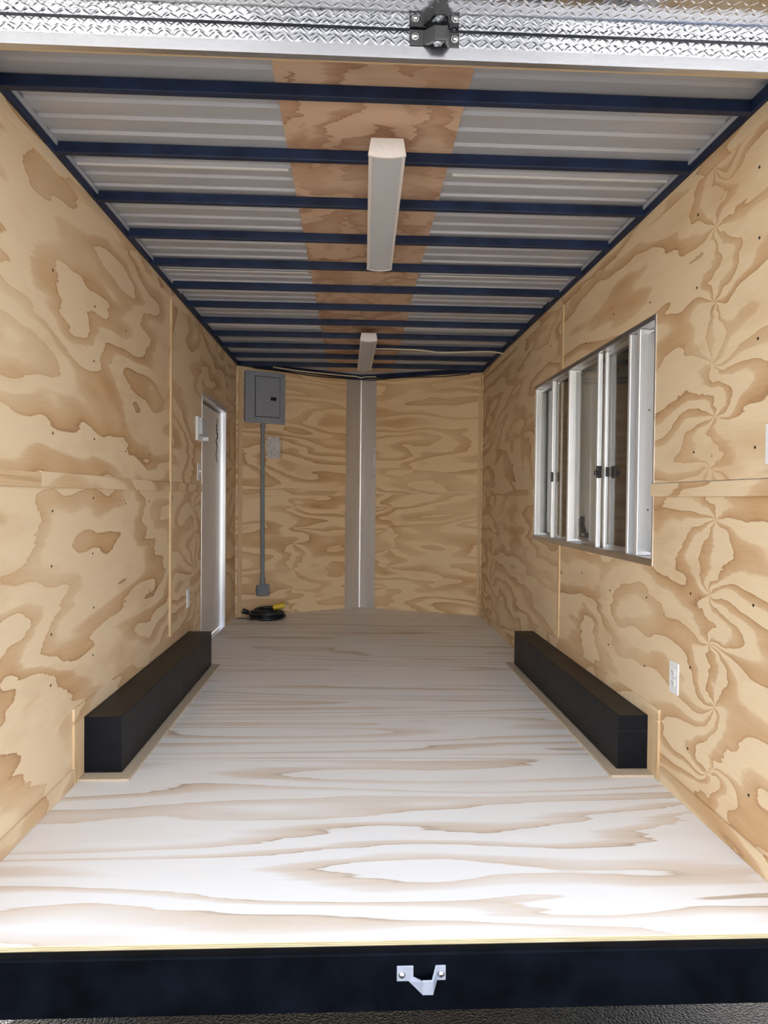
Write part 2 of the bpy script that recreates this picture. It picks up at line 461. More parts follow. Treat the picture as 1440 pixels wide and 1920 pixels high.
# ------------------------------------------------------------------ left wall
D0, D1, DH = 3.315, 4.268, 1.822      # door opening
skl = MB()
T0, T1 = -HW - 0.055, -HW - 0.010
skl.box(T0, T1, -.02, D0, -.10, SHEET + .031).box(T0, T1, D1, LL + .03, -.10, SHEET + .031).box(T0, T1, D0, D1, DH, SHEET + .031).box(T0, T1, D0, D1, -.10, -.019)
wl = skl.build('wall_left', M_SKIN)
tag(wl, 'left trailer wall of pine plywood with a narrow side door', kind='structure')
def wl_panel(y0, y1, z0, z1, seed, kat=-9.0, kamp=0.0):
    o = box(-HW - .010, -HW, y0 + G0, y1 - G0, z0 + G0, z1 - G0).build('plywood_panel', M_WALL, wl, seed=seed)
    o['knot_at'] = kat; o['knot_amp'] = kamp
    return o
wl_panel(0, 2.432, 0, SEAM, 12.3)
wl_panel(0, 2.432, SEAM, H, 4.1)
wl_panel(2.432, D0, 0, SEAM, 6.6, 3.10, 4.0)
wl_panel(2.432, D0, SEAM, H, 9.2)
wl_panel(D0, D1, DH, H, 2.9)
wl_panel(D1, LL, 0, SEAM, 7.7)
wl_panel(D1, LL, SEAM, H, 8.3)
def batten(par, x0, x1, y0, y1, z0, z1, mat, seed, name='batten', bev=0.0012):
    return box(x0, x1, y0, y1, z0, z1).build(name, mat, par, bevel=bev, seg=1, seed=seed)
X0 = -HW
batten(wl, X0, X0 + .008, 0.0, 0.70, 1.136, 1.186, M_PINE_Y, 3)
batten(wl, X0, X0 + .007, 0.70, 2.425, 1.136, 1.190, M_WALL, 21)
batten(wl, X0, X0 + .005, 2.452, D0 - .004, 1.140, 1.192, M_WALL, 23)
batten(wl, X0, X0 + .012, 2.425, 2.452, 0.288, H - .052, M_PINE_Z, 5)
batten(wl, X0, X0 + .008, 0.0, 2.44, H - .050, H, M_WALL, 27)
batten(wl, X0, X0 + .008, 2.44, LL - .01, H - .050, H, M_WALL, 29)
batten(wl, X0, X0 + .004, D1 + .03, LL - .02, 1.140, 1.186, M_WALL, 24)

# ------------------------------------------------------------------ right wall
W0, W1, WB, WT = 1.093, 3.010, 0.868, 1.852     # window opening
VS = 2.385
skr = MB()
T0, T1 = HW + .010, HW + .055
skr.box(T0, T1, -.02, W0, -.10, SHEET + .031).box(T0, T1, W1, LR + .03, -.10, SHEET + .031).box(T0, T1, W0, W1, -.10, WB).box(T0, T1, W0, W1, WT, SHEET + .031)
wr = skr.build('wall_right', M_SKIN)
tag(wr, 'right trailer wall of pine plywood with a serving window', kind='structure')
def wr_panel(poly, seed, kat=-9.0, kamp=0.0):
    o = MB().prism(poly, 'X', HW, HW + .010).build('plywood_panel', M_WALL, wr, seed=seed)
    o['knot_at'] = kat; o['knot_amp'] = kamp
j = G0
wr_panel([(0, j), (VS - j, j), (VS - j, WB), (W0, WB), (W0, SEAM - j), (0, SEAM - j)], 15.2, 0.60, 6.0)
wr_panel([(0, SEAM + j), (W0, SEAM + j), (W0, WT), (VS - j, WT), (VS - j, H), (0, H)], 18.4, 0.62, 6.0)
wr_panel([(VS + j, j), (LR, j), (LR, SEAM - j), (W1, SEAM - j), (W1, WB), (VS + j, WB)], 3.3, 4.35, 3.0)
wr_panel([(W1, SEAM + j), (LR, SEAM + j), (LR, H), (VS + j, H), (VS + j, WT), (W1, WT)], 5.9)
X1 = HW
batten(wr, X1 - .008, X1, 0.0, W0 + .012, 1.126, 1.178, M_WALL, 31)
batten(wr, X1 - .004, X1, W1 + .01, LR - .03, 1.138, 1.180, M_WALL, 33)
batten(wr, X1 - .010, X1, VS - .015, VS + .012, 0.302, WB - .024, M_PINE_Z, 7)
batten(wr, X1 - .006, X1, VS - .020, VS + .020, WT + .020, H - .052, M_PINE_Z, 8)
batten(wr, X1 - .008, X1, 0.0, 2.38, H - .050, H, M_WALL, 35)
batten(wr, X1 - .008, X1, 2.38, LR - .02, H - .050, H, M_WALL, 37)

# screws that fix the plywood to the studs
scr = MB(); scr.cyl((-.0012, 0, 0), (.0012, 0, 0), 0.0048, n=8); scr.box(-.0016, .0016, -.0035, .0035, -.0008, .0008)
bmesh.ops.recalc_face_normals(scr.b, faces=scr.b.faces[:])
sme = bpy.data.meshes.new('screw'); scr.b.to_mesh(sme); scr.b.free(); sme.materials.append(M_SCREW)
def screw(par, x, y, z):
    o = bpy.data.objects.new('screw', sme); COL.objects.link(o); o.parent = par; o.location = (x, y, z)
    o.rotation_euler = (random.uniform(0, 3), 0, 0)
for st in (0.80, 1.21, 1.62, 2.02):
    for z in (0.42, 0.66, 0.90, 1.09, 1.32, 1.62, 1.92):
        if random.random() < .72: screw(wl, -HW, st + random.uniform(-.01, .01), z + random.uniform(-.05, .05))
for st in (0.36, 0.76):
    for z in (0.22, 0.55, 0.82, 1.30, 1.60, 1.90, 2.1):
        if random.random() < .8: screw(wr, HW, st + random.uniform(-.01, .01), z + random.uniform(-.05, .05))
for st in (1.15, 1.56, 1.97):
    for z in (0.42, 0.72, 1.96):
        screw(wr, HW, st + random.uniform(-.01, .01), z + random.uniform(-.04, .04))

# baseboards
def strip(name, x0, x1, y0, y1, z0, z1, mat, seed, label):
    o = box(x0, x1, y0, y1, z0, z1).build(name, mat, bevel=.001, seg=1, seed=seed)
    tag(o, label, kind='structure'); return o
bl = strip('baseboard_left', -HW, -HW + .009, 0.0, 0.985, 0.0, 0.062, M_WALL, 41, 'thin plywood baseboard of the left wall near the rear')
br = strip('baseboard_right', HW - .009, HW, 0.0, 0.968, 0.0, 0.066, M_WALL, 43, 'thin plywood baseboard of the right wall near the rear')
box(-HW, -HW + .008, 2.99, D0 - .005, 0, .06).build('baseboard_length', M_WALL, bl, seed=44)
box(HW - .008, HW, 2.99, LR - .02, 0, .055).build('baseboard_length', M_WALL, br, seed=45)

# ------------------------------------------------------------------ V-nose front wall
def nose_xf(side):
    a = Vector((side * HW, LL if side < 0 else LR, 0)); t = Vector((0, TIP, 0))
    u = (t - a).normalized(); n = Vector((0, 0, 1)).cross(u)
    if n.y > 0: n = -n                         # inward normal points back to the camera
    m = Matrix((u, n, Vector((0, 0, 1)))).transposed().to_4x4(); m.translation = a
    return m, (t - a).length                    # local: x along wall from the corner, y towards the room, z up
XL, LNL = nose_xf(-1)
XR, LNR = nose_xf(1)
def nb(xf):
    b = MB(); b.xf = xf; return b
wf = MB()
wf.xf = XL; wf.box(-.06, LNL + .02, -.055, -.010, -.10, SHEET + .031)
wf.xf = XR; wf.box(-.06, LNR + .02, -.055, -.010, -.10, SHEET + .031)
wfo = wf.build('wall_front', M_SKIN)
tag(wfo, 'V-shaped front wall of honey-coloured plywood', kind='structure')
for xf, ln, s1, s2 in ((XL, LNL, 2.2, 13.7), (XR, LNR, 16.4, 10.5)):
    for z0, z1, sd_ in ((0, SEAM, s1), (SEAM, H, s2)):
        o = nb(xf).box(0, ln, -.010, 0, z0 + j, z1 - j).build('plywood_panel', M_NOSE, wfo, seed=sd_)
        o['knot_at'] = -0.62 if xf is XL else 0.28
        o['knot_amp'] = 3.0 if z0 == 0 else 0.0
nb(XL).box(.060, 1.14, 0, .004, 1.128, 1.176).build('batten', M_NOSE, wfo, seed=50)
nb(XR).box(.030, 1.10, 0, .003, 1.150, 1.178).build('batten', M_NOSE, wfo, seed=51)
nb(XL).box(.022, .060, 0, .012, 0.0, H - .012).build('corner_batten', M_PINE_Z, wfo, bevel=.001, seg=1, seed=52)
nb(XR).box(.012, .040, 0, .012, 0.0, H - .012).build('corner_batten', M_PINE_Z, wfo, bevel=.001, seg=1, seed=53)

# bent aluminium strip in the V of the nose
SW = 0.172
n1 = MB()
pl = [XL @ Vector((LNL - SW, .003, 0)), XL @ Vector((LNL - .014, .003, 0))]
pr = [XR @ Vector((LNR - .014, .003, 0)), XR @ Vector((LNR - SW, .003, 0))]
mid_ = Vector((0, TIP, 0))
arc = [((1 - t) ** 2) * pl[1] + 2 * t * (1 - t) * Vector((0, TIP - .004, 0)) + t * t * pr[0] for t in [k / 8 for k in range(1, 8)]]
pl = pl + arc + pr
back = [p + Vector((0, .0015, 0)) for p in pl]
n1.prism([(p.x, p.y) for p in pl] + [(p.x, p.y) for p in back[::-1]], 'Z', 0.0005, H - .008)
ns = n1.build('nose_strip', M_STRIP, smooth=True)
tag(ns, 'tall brushed aluminium strip folded into the corner of the front wall', kind='structure')

# ------------------------------------------------------------------ ceiling
roof = MB().prism([(-HW - .055, -.02), (HW + .055, -.02), (HW + .055, LR + .12), (0, TIP + .20), (-HW - .055, LL + .12)], 'Z', SHEET + .030, SHEET + .070)
ceil = roof.build('ceiling', M_SKIN)
tag(ceil, 'open ceiling of ribbed grey metal sheet carried by black steel bows', kind='structure')
joints = [0.02, 0.951, 2.181, 3.41, 4.62]
def corrug(y0, y1, x0f, x1f):
    """ribbed sheet between y0 and y1; x limits follow the V nose"""
    pts = []
    y = y0
    pat = [(0.0, 0.0), (0.060, 0.0), (0.066, 0.009), (0.094, 0.009), (0.102, 0.0)]
    while y < y1:
        for dy, dz in pat[:-1]:
            if y + dy < y1: pts.append((y + dy, dz))
        y += 0.102
    pts.append((y1, 0.0))
    b = MB(); vs = []; fs = []
    for yy, dz in pts:
        z = SHEET + dz
        vs += [(x0f(yy), yy, z), (x1f(yy), yy, z), (x0f(yy), yy, z + .0015), (x1f(yy), yy, z + .0015)]
    for i in range(len(pts) - 1):
        a = i * 4; c = a + 4
        fs += [(a, a + 1, c + 1, c), (a + 2, c + 2, c + 3, a + 3), (a, c, c + 2, a + 2), (a + 1, a + 3, c + 3, c + 1)]
    n = len(vs) - 4
    fs += [(0, 2, 3, 1), (n, n + 1, n + 3, n + 2)]
    b._add(vs, fs); return b
def xl(y): return -HW if y < LL else -HW * max(0.03, (TIP - y) / (TIP - LL))
def xr(y): return HW if y < LR else HW * max(0.03, (TIP - y) / (TIP - LR))
for i in range(5):
    y0 = joints[i]; y1 = joints[i + 1] + .006 if i < 4 else TIP - .03
    b_ = corrug(y0, y1, xl, xr)
    if i % 2: bmesh.ops.translate(b_.b, verts=b_.b.verts[:], vec=(0, 0, .004))
    b_.build('roof_sheet', M_SHEET, ceil)
    for xa, xb in (((-HW + .03, -.335), (.285, HW - .03)) if 0 < i < 4 else ()): box(xa, xb, y0 - .005, y0 + .005, SHEET - .006, SHEET + .0005).build('sheet_seam', M_WHITE, ceil)
BY = [0.411 + 0.4005 * i for i in range(12)]
for i, y in enumerate(BY):
    x0, x1 = (-HW + .012, HW - .012)
    if i == 11: x0, x1 = -HW + .05, HW - .012
    box(x0, x1, y - .027, y, H, H + .0385).build('roof_bow', M_BEAM, ceil, bevel=.003, seg=2)
box(-HW - .009, -HW + .020, 0.02, LL, H + .0005, H + .040).build('side_rail', M_BEAM, ceil, bevel=.002)
box(HW - .020, HW + .009, 0.02, LR, H + .0005, H + .040).build('side_rail', M_BEAM, ceil, bevel=.002)
box(-HW + .021, -HW + .026, 0.44, 2.6, H + .024, H + .039).build('sheet_flange', M_SHEET, ceil)
box(HW - .026, HW - .021, 0.44, 2.6, H + .024, H + .039).build('sheet_flange', M_SHEET, ceil)
for xf, ln in ((XL, LNL), (XR, LNR)):
    nb(xf).box(.02, ln - .012, -.008, .030, H + .0005, H + .040).build('nose_rail', M_BEAM, ceil, bevel=.002)
for (y0, y1, xa, xb, xc, xd, sd_) in ((0.03, 2.44, -.325, .250, -.320, .272, 61), (2.442, 5.22, -.320, .272, -.316, .312, 66)):
    MB().prism([(xa, y0), (xb, y0), (xd, y1), (xc, y1)], 'Z', SHEET - .0015, SHEET - .0135 + .012 + .0095).build('plywood_strip', M_CEIL, ceil, seed=sd_)

# ------------------------------------------------------------------ rear header with tread plate
HY, LIPB, LIPT, FOLD = -0.023, 2.172, 2.197, 2.244
hd = thing('trim_1', 'polished aluminium tread-plate header above the rear opening', None, (0, HY, LIPB), kind='structure')
HX = HW + .055
# vertical plate, overhanging soffit and outer fascia in one bent sheet
MB().prism([(HY, LIPT), (HY, FOLD - .004), (HY - .004, FOLD), (HY - .300, FOLD), (HY - .304, FOLD + .004), (HY - .304, FOLD + .18), (HY - .300, FOLD + .18), (HY - .300, FOLD + .004), (HY + .004, FOLD + .004), (HY + .004, LIPT)],
           'X', -HX, HX).build('tread_plate', M_POLISH, hd)
MB().prism([(HY - .006, LIPB), (HY + .014, LIPB), (HY + .014, LIPB + .002), (HY - .002, LIPB + .004), (HY - .002, LIPT + .006), (HY - .006, LIPT + .004)], 'X', -HX, HX).build('lip', M_LIP, hd)
box(-HX, HX, HY + .020, HY + .034, LIPB + .008, SHEET + .03).build('header_board', M_PINE_X, hd, seed=3)
box(-HX, HX, HY - .30, HY + .02, FOLD + .18, SHEET + .07 + .012).build('header_cover', M_SKIN, hd)
# raised lugs of the tread pattern
lug = MB()
def add_lug(org, eu, ev, en, ang):
    L_, w_, h_ = 0.0120, 0.0034, 0.0007
    c, s_ = math.cos(ang), math.sin(ang)
    vs = []
    for (a, b, hh) in [(-1, 0, 0), (-.45, -1, 0), (.45, -1, 0), (1, 0, 0), (.45, 1, 0), (-.45, 1, 0), (-.5, 0, 1), (.5, 0, 1)]:
        x, y = a * L_, b * w_
        vs.append(org + eu * (x * c - y * s_) + ev * (x * s_ + y * c) + en * (h_ * hh))
    lug._add(vs, [(0, 1, 6), (1, 2, 7, 6), (2, 3, 7), (3, 4, 7), (4, 5, 6, 7), (5, 0, 6)])
P_ = 0.0205
for r in range(-1, 22):
    for c in range(int(-HX / P_) - 1, int(HX / P_) + 2):
        x = c * P_ + (P_ / 2 if r % 2 else 0)
        if abs(x) > HX - .01: continue
        ang = math.radians(48 if (c + r) % 2 else -48)
        if r < 2 and r >= 0:
            add_lug(Vector((x, HY, LIPT + .016 + r * .021)), Vector((1, 0, 0)), Vector((0, 0, 1)), Vector((0, -1, 0)), ang)
        if r >= 0:
            yy = HY - .014 - r * .021
            if yy > HY - .295 and r < 14:
                add_lug(Vector((x, yy, FOLD)), Vector((1, 0, 0)), Vector((0, 1, 0)), Vector((0, 0, -1)), ang)
lg = lug.build('tread_lugs', M_POLISH, hd, smooth=True, kind='stuff')

# ------------------------------------------------------------------ rear sill
sl = MB().prism([(-.002, -.0125), (-.030, -.0125), (-.0345, -.0165), (-.0345, -.157), (-.028, -.160), (-.002, -.160)], 'X', -HX, HX)
sill = sl.build('trim_2', M_BLACK, bevel=.0012, seg=1)
tag(sill, 'black painted steel sill beam across the rear edge of the floor', kind='structure')

# door-bar keepers
def bolt(par, x, y, z, m=M_ZINC, r=.0068):
    b = MB(); b.cyl((x, y, z), (x, y - .0018, z), r * 1.25, n=18); b.dome((x, y - .0018, z), (0, -1, 0), r, .0052)
    return b.build('bolt', m, par, smooth=True)
kp = thing('door_bar_keeper', 'silver steel keeper hook bolted to the black rear sill', 'latch keeper', (0.096, -.0345, -.10))
y0 = -.0345
box(.035, .076, y0 - .0045, y0 - .0002, -.080, -.0425).build('mounting_plate', M_KEEPER, kp, bevel=.0012)
box(.131, .156, y0 - .0045, y0 - .0002, -.079, -.0425).build('mounting_plate', M_KEEPER, kp, bevel=.0012)
hk = MB()
hk._add([(.064, y0 - .0045, -.0800), (.076, y0 - .0045, -.0700), (.076, y0 - .0002, -.0700), (.064, y0 - .0002, -.0800),
         (.097, y0 - .030, -.0980), (.097, y0 - .030, -.0660), (.101, y0 - .026, -.0660), (.101, y0 - .026, -.0980)],
        [(0, 1, 5, 4), (1, 2, 6, 5), (2, 3, 7, 6), (3, 0, 4, 7), (0, 3, 2, 1), (4, 5, 6, 7)])
hk.build('hook_arm', M_KEEPER, kp, bevel=.0008, seg=1)
box(.096, .123, y0 - .0305, y0 - .026, -.098, -.062).build('hook_face', M_KEEPER, kp, bevel=.0015)
hr = MB()
hr._add([(.122, y0 - .0305, -.098), (.122, y0 - .0305, -.062), (.119, y0 - .0265, -.062), (.119, y0 - .0265, -.098),
         (.135, y0 - .0045, -.079), (.135, y0 - .0045, -.0425), (.131, y0 - .0002, -.0425), (.131, y0 - .0002, -.079)],
        [(0, 1, 5, 4), (1, 2, 6, 5), (2, 3, 7, 6), (3, 0, 4, 7), (0, 3, 2, 1), (4, 5, 6, 7)])
hr.build('hook_arm', M_KEEPER, kp, bevel=.0008, seg=1)
bolt(kp, .0475, y0 - .0045, -.0635); bolt(kp, .1445, y0 - .0045, -.0625)

ku = thing('door_bar_keeper', 'black cast keeper hook bolted to the tread-plate header', 'latch keeper', (0.10, HY, LIPT))
y0 = HY - .0016
box(.043, .083, y0 - .006, y0, 2.2035, 2.2405).build('mounting_plate', M_KEEPER_B, ku, bevel=.0015)
box(.136, .163, y0 - .006, y0, 2.2005, 2.2375).build('mounting_plate', M_KEEPER_B, ku, bevel=.0015)
ha = MB()
ha._add([(.074, y0 - .006, 2.204), (.074, y0 - .006, 2.238), (.080, y0, 2.240), (.084, y0, 2.204),
         (.100, y0 - .040, 2.196), (.100, y0 - .040, 2.232), (.106, y0 - .034, 2.232), (.106, y0 - .034, 2.196)],
        [(0, 1, 5, 4), (1, 2, 6, 5), (2, 3, 7, 6), (3, 0, 4, 7), (0, 3, 2, 1), (4, 5, 6, 7)])
ha.build('hook_arm', M_KEEPER_B, ku, bevel=.001, seg=1)
box(.099, .130, y0 - .0405, y0 - .034, 2.196, 2.232).build('hook_face', M_KEEPER_B, ku, bevel=.003)
hb = MB()
hb._add([(.129, y0 - .0405, 2.196), (.129, y0 - .0405, 2.232), (.124, y0 - .035, 2.232), (.124, y0 - .035, 2.196),
         (.141, y0 - .006, 2.201), (.141, y0 - .006, 2.237), (.136, y0, 2.237), (.136, y0, 2.201)],
        [(0, 1, 5, 4), (1, 2, 6, 5), (2, 3, 7, 6), (3, 0, 4, 7), (0, 3, 2, 1), (4, 5, 6, 7)])
hb.build('hook_arm', M_KEEPER_B, ku, bevel=.001, seg=1)
bolt(ku, .056, y0 - .006, 2.223); bolt(ku, .152, y0 - .006, 2.220)

# ------------------------------------------------------------------ ceiling lights
def ceiling_light(xa, ya, xb, yb, label):
    d = Vector((xb - xa, yb - ya, 0)); ln = d.length; d.normalize()
    u = Vector((d.y, -d.x, 0))
    m = Matrix((u, d, Vector((0, 0, 1)))).transposed().to_4x4(); m.translation = Vector((xa, ya, H))
    t = thing('ceiling_light', label, 'ceiling light', (xa + d.x * ln / 2, ya + d.y * ln / 2, H), 'strip lights under the roof bows')
    wt, wb, hh, bul = .0525, .0625, .056, .007
    def prof(k, n=10, drop=0.0):
        p = [(-wt * k, -.0002), (wt * k, -.0002), (wb * k, -hh)]
        for i in range(1, n):
            a = i / n
            p.append((wb * k * (1 - 2 * a), -hh - bul * math.sin(math.pi * a) - drop))
        p.append((-wb * k, -hh)); return p
    def lp(poly, y0, y1, name, mat, bev=0.0, par=t):
        b = MB(); b.xf = m; b.prism(poly, 'Y', y0, y1); return b.build(name, mat, par, bevel=bev, seg=2, smooth=True)
    lp(prof(1.02, drop=.002), 0, .014, 'end_cap', M_CAP, .002)
    lp(prof(1.02, drop=.002), ln - .014, ln, 'end_cap', M_CAP, .002)
    lp([(-wt * .97, -.0004), (wt * .97, -.0004), (wb * .95, -hh + .002), (-wb * .95, -hh + .002)], .012, ln - .012, 'housing', M_CAP)
    for sgn in (-1, 1):
        lp([(sgn * wb * .97, -hh + .012), (sgn * wb * .985, -hh - .0005), (sgn * wb * .80, -hh - .0055), (sgn * wb * .80, -hh + .004)], .014, ln - .014, 'side_rail', M_CAP)
    n = 10; arc = [(wb * .80 * (1 - 2 * i / n), -hh - .0035 - (bul - .003) * math.sin(math.pi * i / n)) for i in range(n + 1)]
    lp([(wb * .80, -hh + .003)] + arc + [(-wb * .80, -hh + .003)], .0142, ln - .0142, 'diffuser', M_LENS)
    return t
ceiling_light(.0205, .612, .0405, 1.802, 'long white strip light nearest the rear opening, under the plywood strip')
ceiling_light(.0275, 3.405, .0150, 4.600, 'small-looking white strip light nearest the front wall')

# ------------------------------------------------------------------ wheel boxes
def wheel_box(side, x_in, y0, y1, zt, label):
    xa, xb = sorted((side * HW - side * .002, x_in))
    t = thing('wheel_box', label, 'wheel box', ((xa + xb) / 2, (y0 + y1) / 2, 0), 'wheel boxes')
    box(xa, xb, y0, y1, .0095, zt).build('steel_cover', M_BOX, t, bevel=.003)
    zz = zt * .72 if side > 0 else None
    if zz: box(xa + .004, xb - .004, y0 - .0012, y0 + .002, zz, zz + .002).build('weld_seam', M_DARK, t)
    # floor trim on the open sides
    xo = x_in - side * .050
    a, b = sorted((x_in, xo))
    box(a, b, y0 - .066, y1 + .035, 0, .009).build('floor_trim', M_TRIMW, t, bevel=.0015, seg=1, seed=side + 2)
    a, b = sorted((x_in, side * HW - side * .002))
    box(a, b, y0 - .066, y0 + .004, 0, .009).build('floor_trim', M_TRIMW, t, bevel=.0015, seg=1, seed=side + 4)
    # wall trim round the cover
    a, b = sorted((side * HW, side * HW - side * .009))
    box(a, b, y0 - .10, y1 + .03, zt + .0008, .292 if side < 0 else .282).build('wall_trim', M_WALL, t, bevel=.001, seg=1, seed=70 + side)
    box(a, b, y0 - .10, y0 - .0005, .0, zt + .0004).build('wall_trim', M_PINE_Z, t, bevel=.001, seg=1, seed=73 + side)
    return t
wheel_box(-1, -.990, 1.089, 2.912, .231, 'long black steel wheel box along the left wall')
wheel_box(1, 1.012, 1.089, 2.950, .229, 'long black steel wheel box below the serving window')

# ------------------------------------------------------------------ side door
dr = thing('door_1', 'narrow off-white side door in an aluminium frame, shut', None, (-HW, (D0 + D1) / 2, 0), kind='structure')
xd = -HW - .040
box(xd - .012, xd, D0 + .012, D1 - .012, .022, DH - .014).build('door_leaf', M_DOOR, dr, bevel=.001)
fr_ = MB()
box(xd, -HW + .004, D1 - .012, D1, -.001, DH).build('door_jamb', M_ALU, dr, bevel=.001)
box(xd, -HW + .004, D0, D0 + .012, -.001, DH).build('door_jamb', M_ALU, dr, bevel=.001)
box(xd, -HW + .004, D0 + .012, D1 - .012, DH - .014, DH).build('door_head', M_ALU, dr, bevel=.001)
box(xd, -HW + .002, D0 + .012, D1 - .012, 0.0, .020).build('threshold', M_ALU, dr, bevel=.001)
box(-HW + .0002, -HW + .004, D0 - .002, D1 + .030, DH, DH + .030).build('head_flange', M_ALU_Y, dr)
box(-HW + .0002, -HW + .003, D1, D1 + .022, 0, DH).build('jamb_flange', M_ALU, dr)
box(xd, xd + .012, D1 - .046, D1 - .012, .02, DH - .014).build('door_stile', M_ALU, dr)
gk = MB(); gk.box(xd, xd + .006, D0 + .014, D1 - .046, DH - .034, DH - .014); gk.build('seal', M_DARK, dr)
# paddle latch and two locks
hnd = box(xd, xd + .006, 3.415, 3.515, .826, .936).build('latch_plate', M_ALU, dr, bevel=.002)
box(xd + .006, xd + .014, 3.43, 3.475, .842, .900).build('latch_paddle', M_ALU_Y, hnd, bevel=.002)
box(xd + .006, xd + .008, 3.43, 3.475, .905, .930).build('latch_marker', M_PINK, hnd)
for z in (.975, 1.072):
    MB().cyl((xd, 3.445, z), (xd + .016, 3.445, z), .016, .013, n=20).build('lock_knob', M_ALU, dr, bevel=.002, smooth=True)

# key cord hanging from the door head
kc = thing('key_cord', 'twisted dark cord with a clear clip hanging from the side door head', 'cord', (-HW + .012, 3.80, DH - .42))
yk = 3.775
pts = []
for i in range(60):
    t = i / 59
    z = DH + .004 - .115 - t * .34
    tw = math.sin(t * 34) * .010 * (1 - t * .6) if t < .72 else .004 * math.sin(t * 9)
    pts.append((-HW + .012 + .004 * math.sin(t * 21), yk + .045 + tw + t * -.012, z))
MB().tube(pts, .0030, 6).build('cord', M_DARK, kc, smooth=True)
pts2 = [(p[0] + .003, p[1] + (.013 * math.sin(i * 1.1)), p[2]) for i, p in enumerate(pts[8:38])]
MB().tube(pts2, .0022, 6).build('loose_end', M_DARK, kc, smooth=True)
box(-HW + .006, -HW + .010, yk + .005, yk + .065, DH - .026, DH + .030).build('clip', M_CLEAR, kc, bevel=.002)
MB().tube([(-HW + .011, yk + .045, DH - .02), (-HW + .011, yk + .052, DH - .06), (-HW + .012, yk + .045, DH - .11)], .0035, 6).build('clear_loop', M_CLEAR, kc, smooth=True)

# ------------------------------------------------------------------ small fittings on the left wall
em = thing('wall_box', 'white wall box with a round knob beside the side door head', 'wall box', (-HW, 3.19, 1.49))
box(-HW, -HW + .020, 3.108, 3.296, 1.488, 1.650).build('back_plate', M_WHITE, em, bevel=.004)
MB().prism([(-HW + .020, 1.525), (-HW + .046, 1.535), (-HW + .040, 1.640), (-HW + .020, 1.646)], 'Y', 3.13, 3.285).build('cover', M_LENS, em, bevel=.003)
MB().cyl((-HW + .02, 3.262, 1.508), (-HW + .060, 3.262, 1.508), .017, .015, n=20).build('knob', M_WHITE, em, bevel=.002, smooth=True)

def wall_plate(side, y, z, label, kind, group=None):
    nx = -side
    x = side * HW
    t = thing('light_switch' if kind == 'switch' else 'wall_outlet', label, 'switch' if kind == 'switch' else 'outlet', (x, y, z - .058), group)
    def xs(a, b): return sorted((x + nx * a, x + nx * b))
    a, b = xs(0, .0065)
    box(a, b, y - .037, y + .037, z - .060, z + .060).build('cover_plate', M_WHITE, t, bevel=.003)
    if kind == 'switch':
        a, b = xs(.0065, .009); box(a, b, y - .006, y + .006, z - .013, z + .013).build('toggle_collar', M_WHITE, t, bevel=.001)
        a, b = xs(.008, .022); box(a, b, y - .004, y + .004, z - .002, z + .010).build('toggle', M_WHITE, t, bevel=.0015)
    else:
        for dz in (.0195, -.0195):
            p = []
            for k in range(20):
                an = 2 * math.pi * k / 20
                p.append((y + .0165 * math.cos(an), z + dz + max(-.0130, min(.0130, .0165 * math.sin(an)))))
            a, b = xs(.006, .0095)
            rc = MB().prism(p, 'X', a, b).build('receptacle', M_WHITE, t, bevel=.0008, seg=1)
            a, b = xs(.0093, .0100)
            for dy in (-.0062, .0062):
                box(a, b, y + dy - .0011, y + dy + .0011, z + dz - .001, z + dz + .0075).build('slot', M_DARK, rc)
            xx = x + nx * .0093
            MB().cyl((xx, y, z + dz - .0075), (xx + nx * .0007, y, z + dz - .0075), .0024, n=10).build('ground_hole', M_DARK, rc)
        a, b = xs(.0065, .0078)
        MB().cyl((x + nx * .006, y, z), (x + nx * .008, y, z), .003, n=10).build('plate_screw', M_ZINC, t)
    return t
wall_plate(-1, 3.205, 1.277, 'white light switch beside the side door', 'switch')
wall_plate(-1, 2.905, .448, 'white wall outlet low on the left wall before the side door', 'outlet')
wall_plate(1, .870, .440, 'white duplex outlet low on the right wall by the wheel box', 'outlet')
wall_plate(1, .262, 1.280, 'white wall plate cut by the right edge of the picture', 'outlet')

# ------------------------------------------------------------------ serving window
wn_ = thing('window_1', 'aluminium sliding serving window in the right wall', None, (HW, (W0 + W1) / 2, WB), kind='structure')
DG = .046                                       # recess of the glass plane
XG = HW + DG
XO = HW + .085
fl = .0025
# lining of the opening
box(HW - .004, XO, W0 + .004, W1, WT - .004, WT).build('head_lining', M_ALU_Y, wn_)
box(HW - .004, XO, W0 + .004, W1, WB, WB + .004).build('sill_lining', M_ALU_Y, wn_)
box(HW - .004, XO, W0, W0 + .004, WB, WT).build('jamb_lining', M_ALU, wn_)
box(HW - .004, HW, W0 - .006, W0 + .0, WB - .026, WT + .016).build('edge_flange', M_ALU, wn_)
box(HW - .004, HW, W0, W1 + .012, WB - .026, WB).build('edge_flange', M_ALU_Y, wn_)
box(HW - .004, HW, W0, W1 + .012, WT, WT + .018).build('edge_flange', M_ALU_Y, wn_)
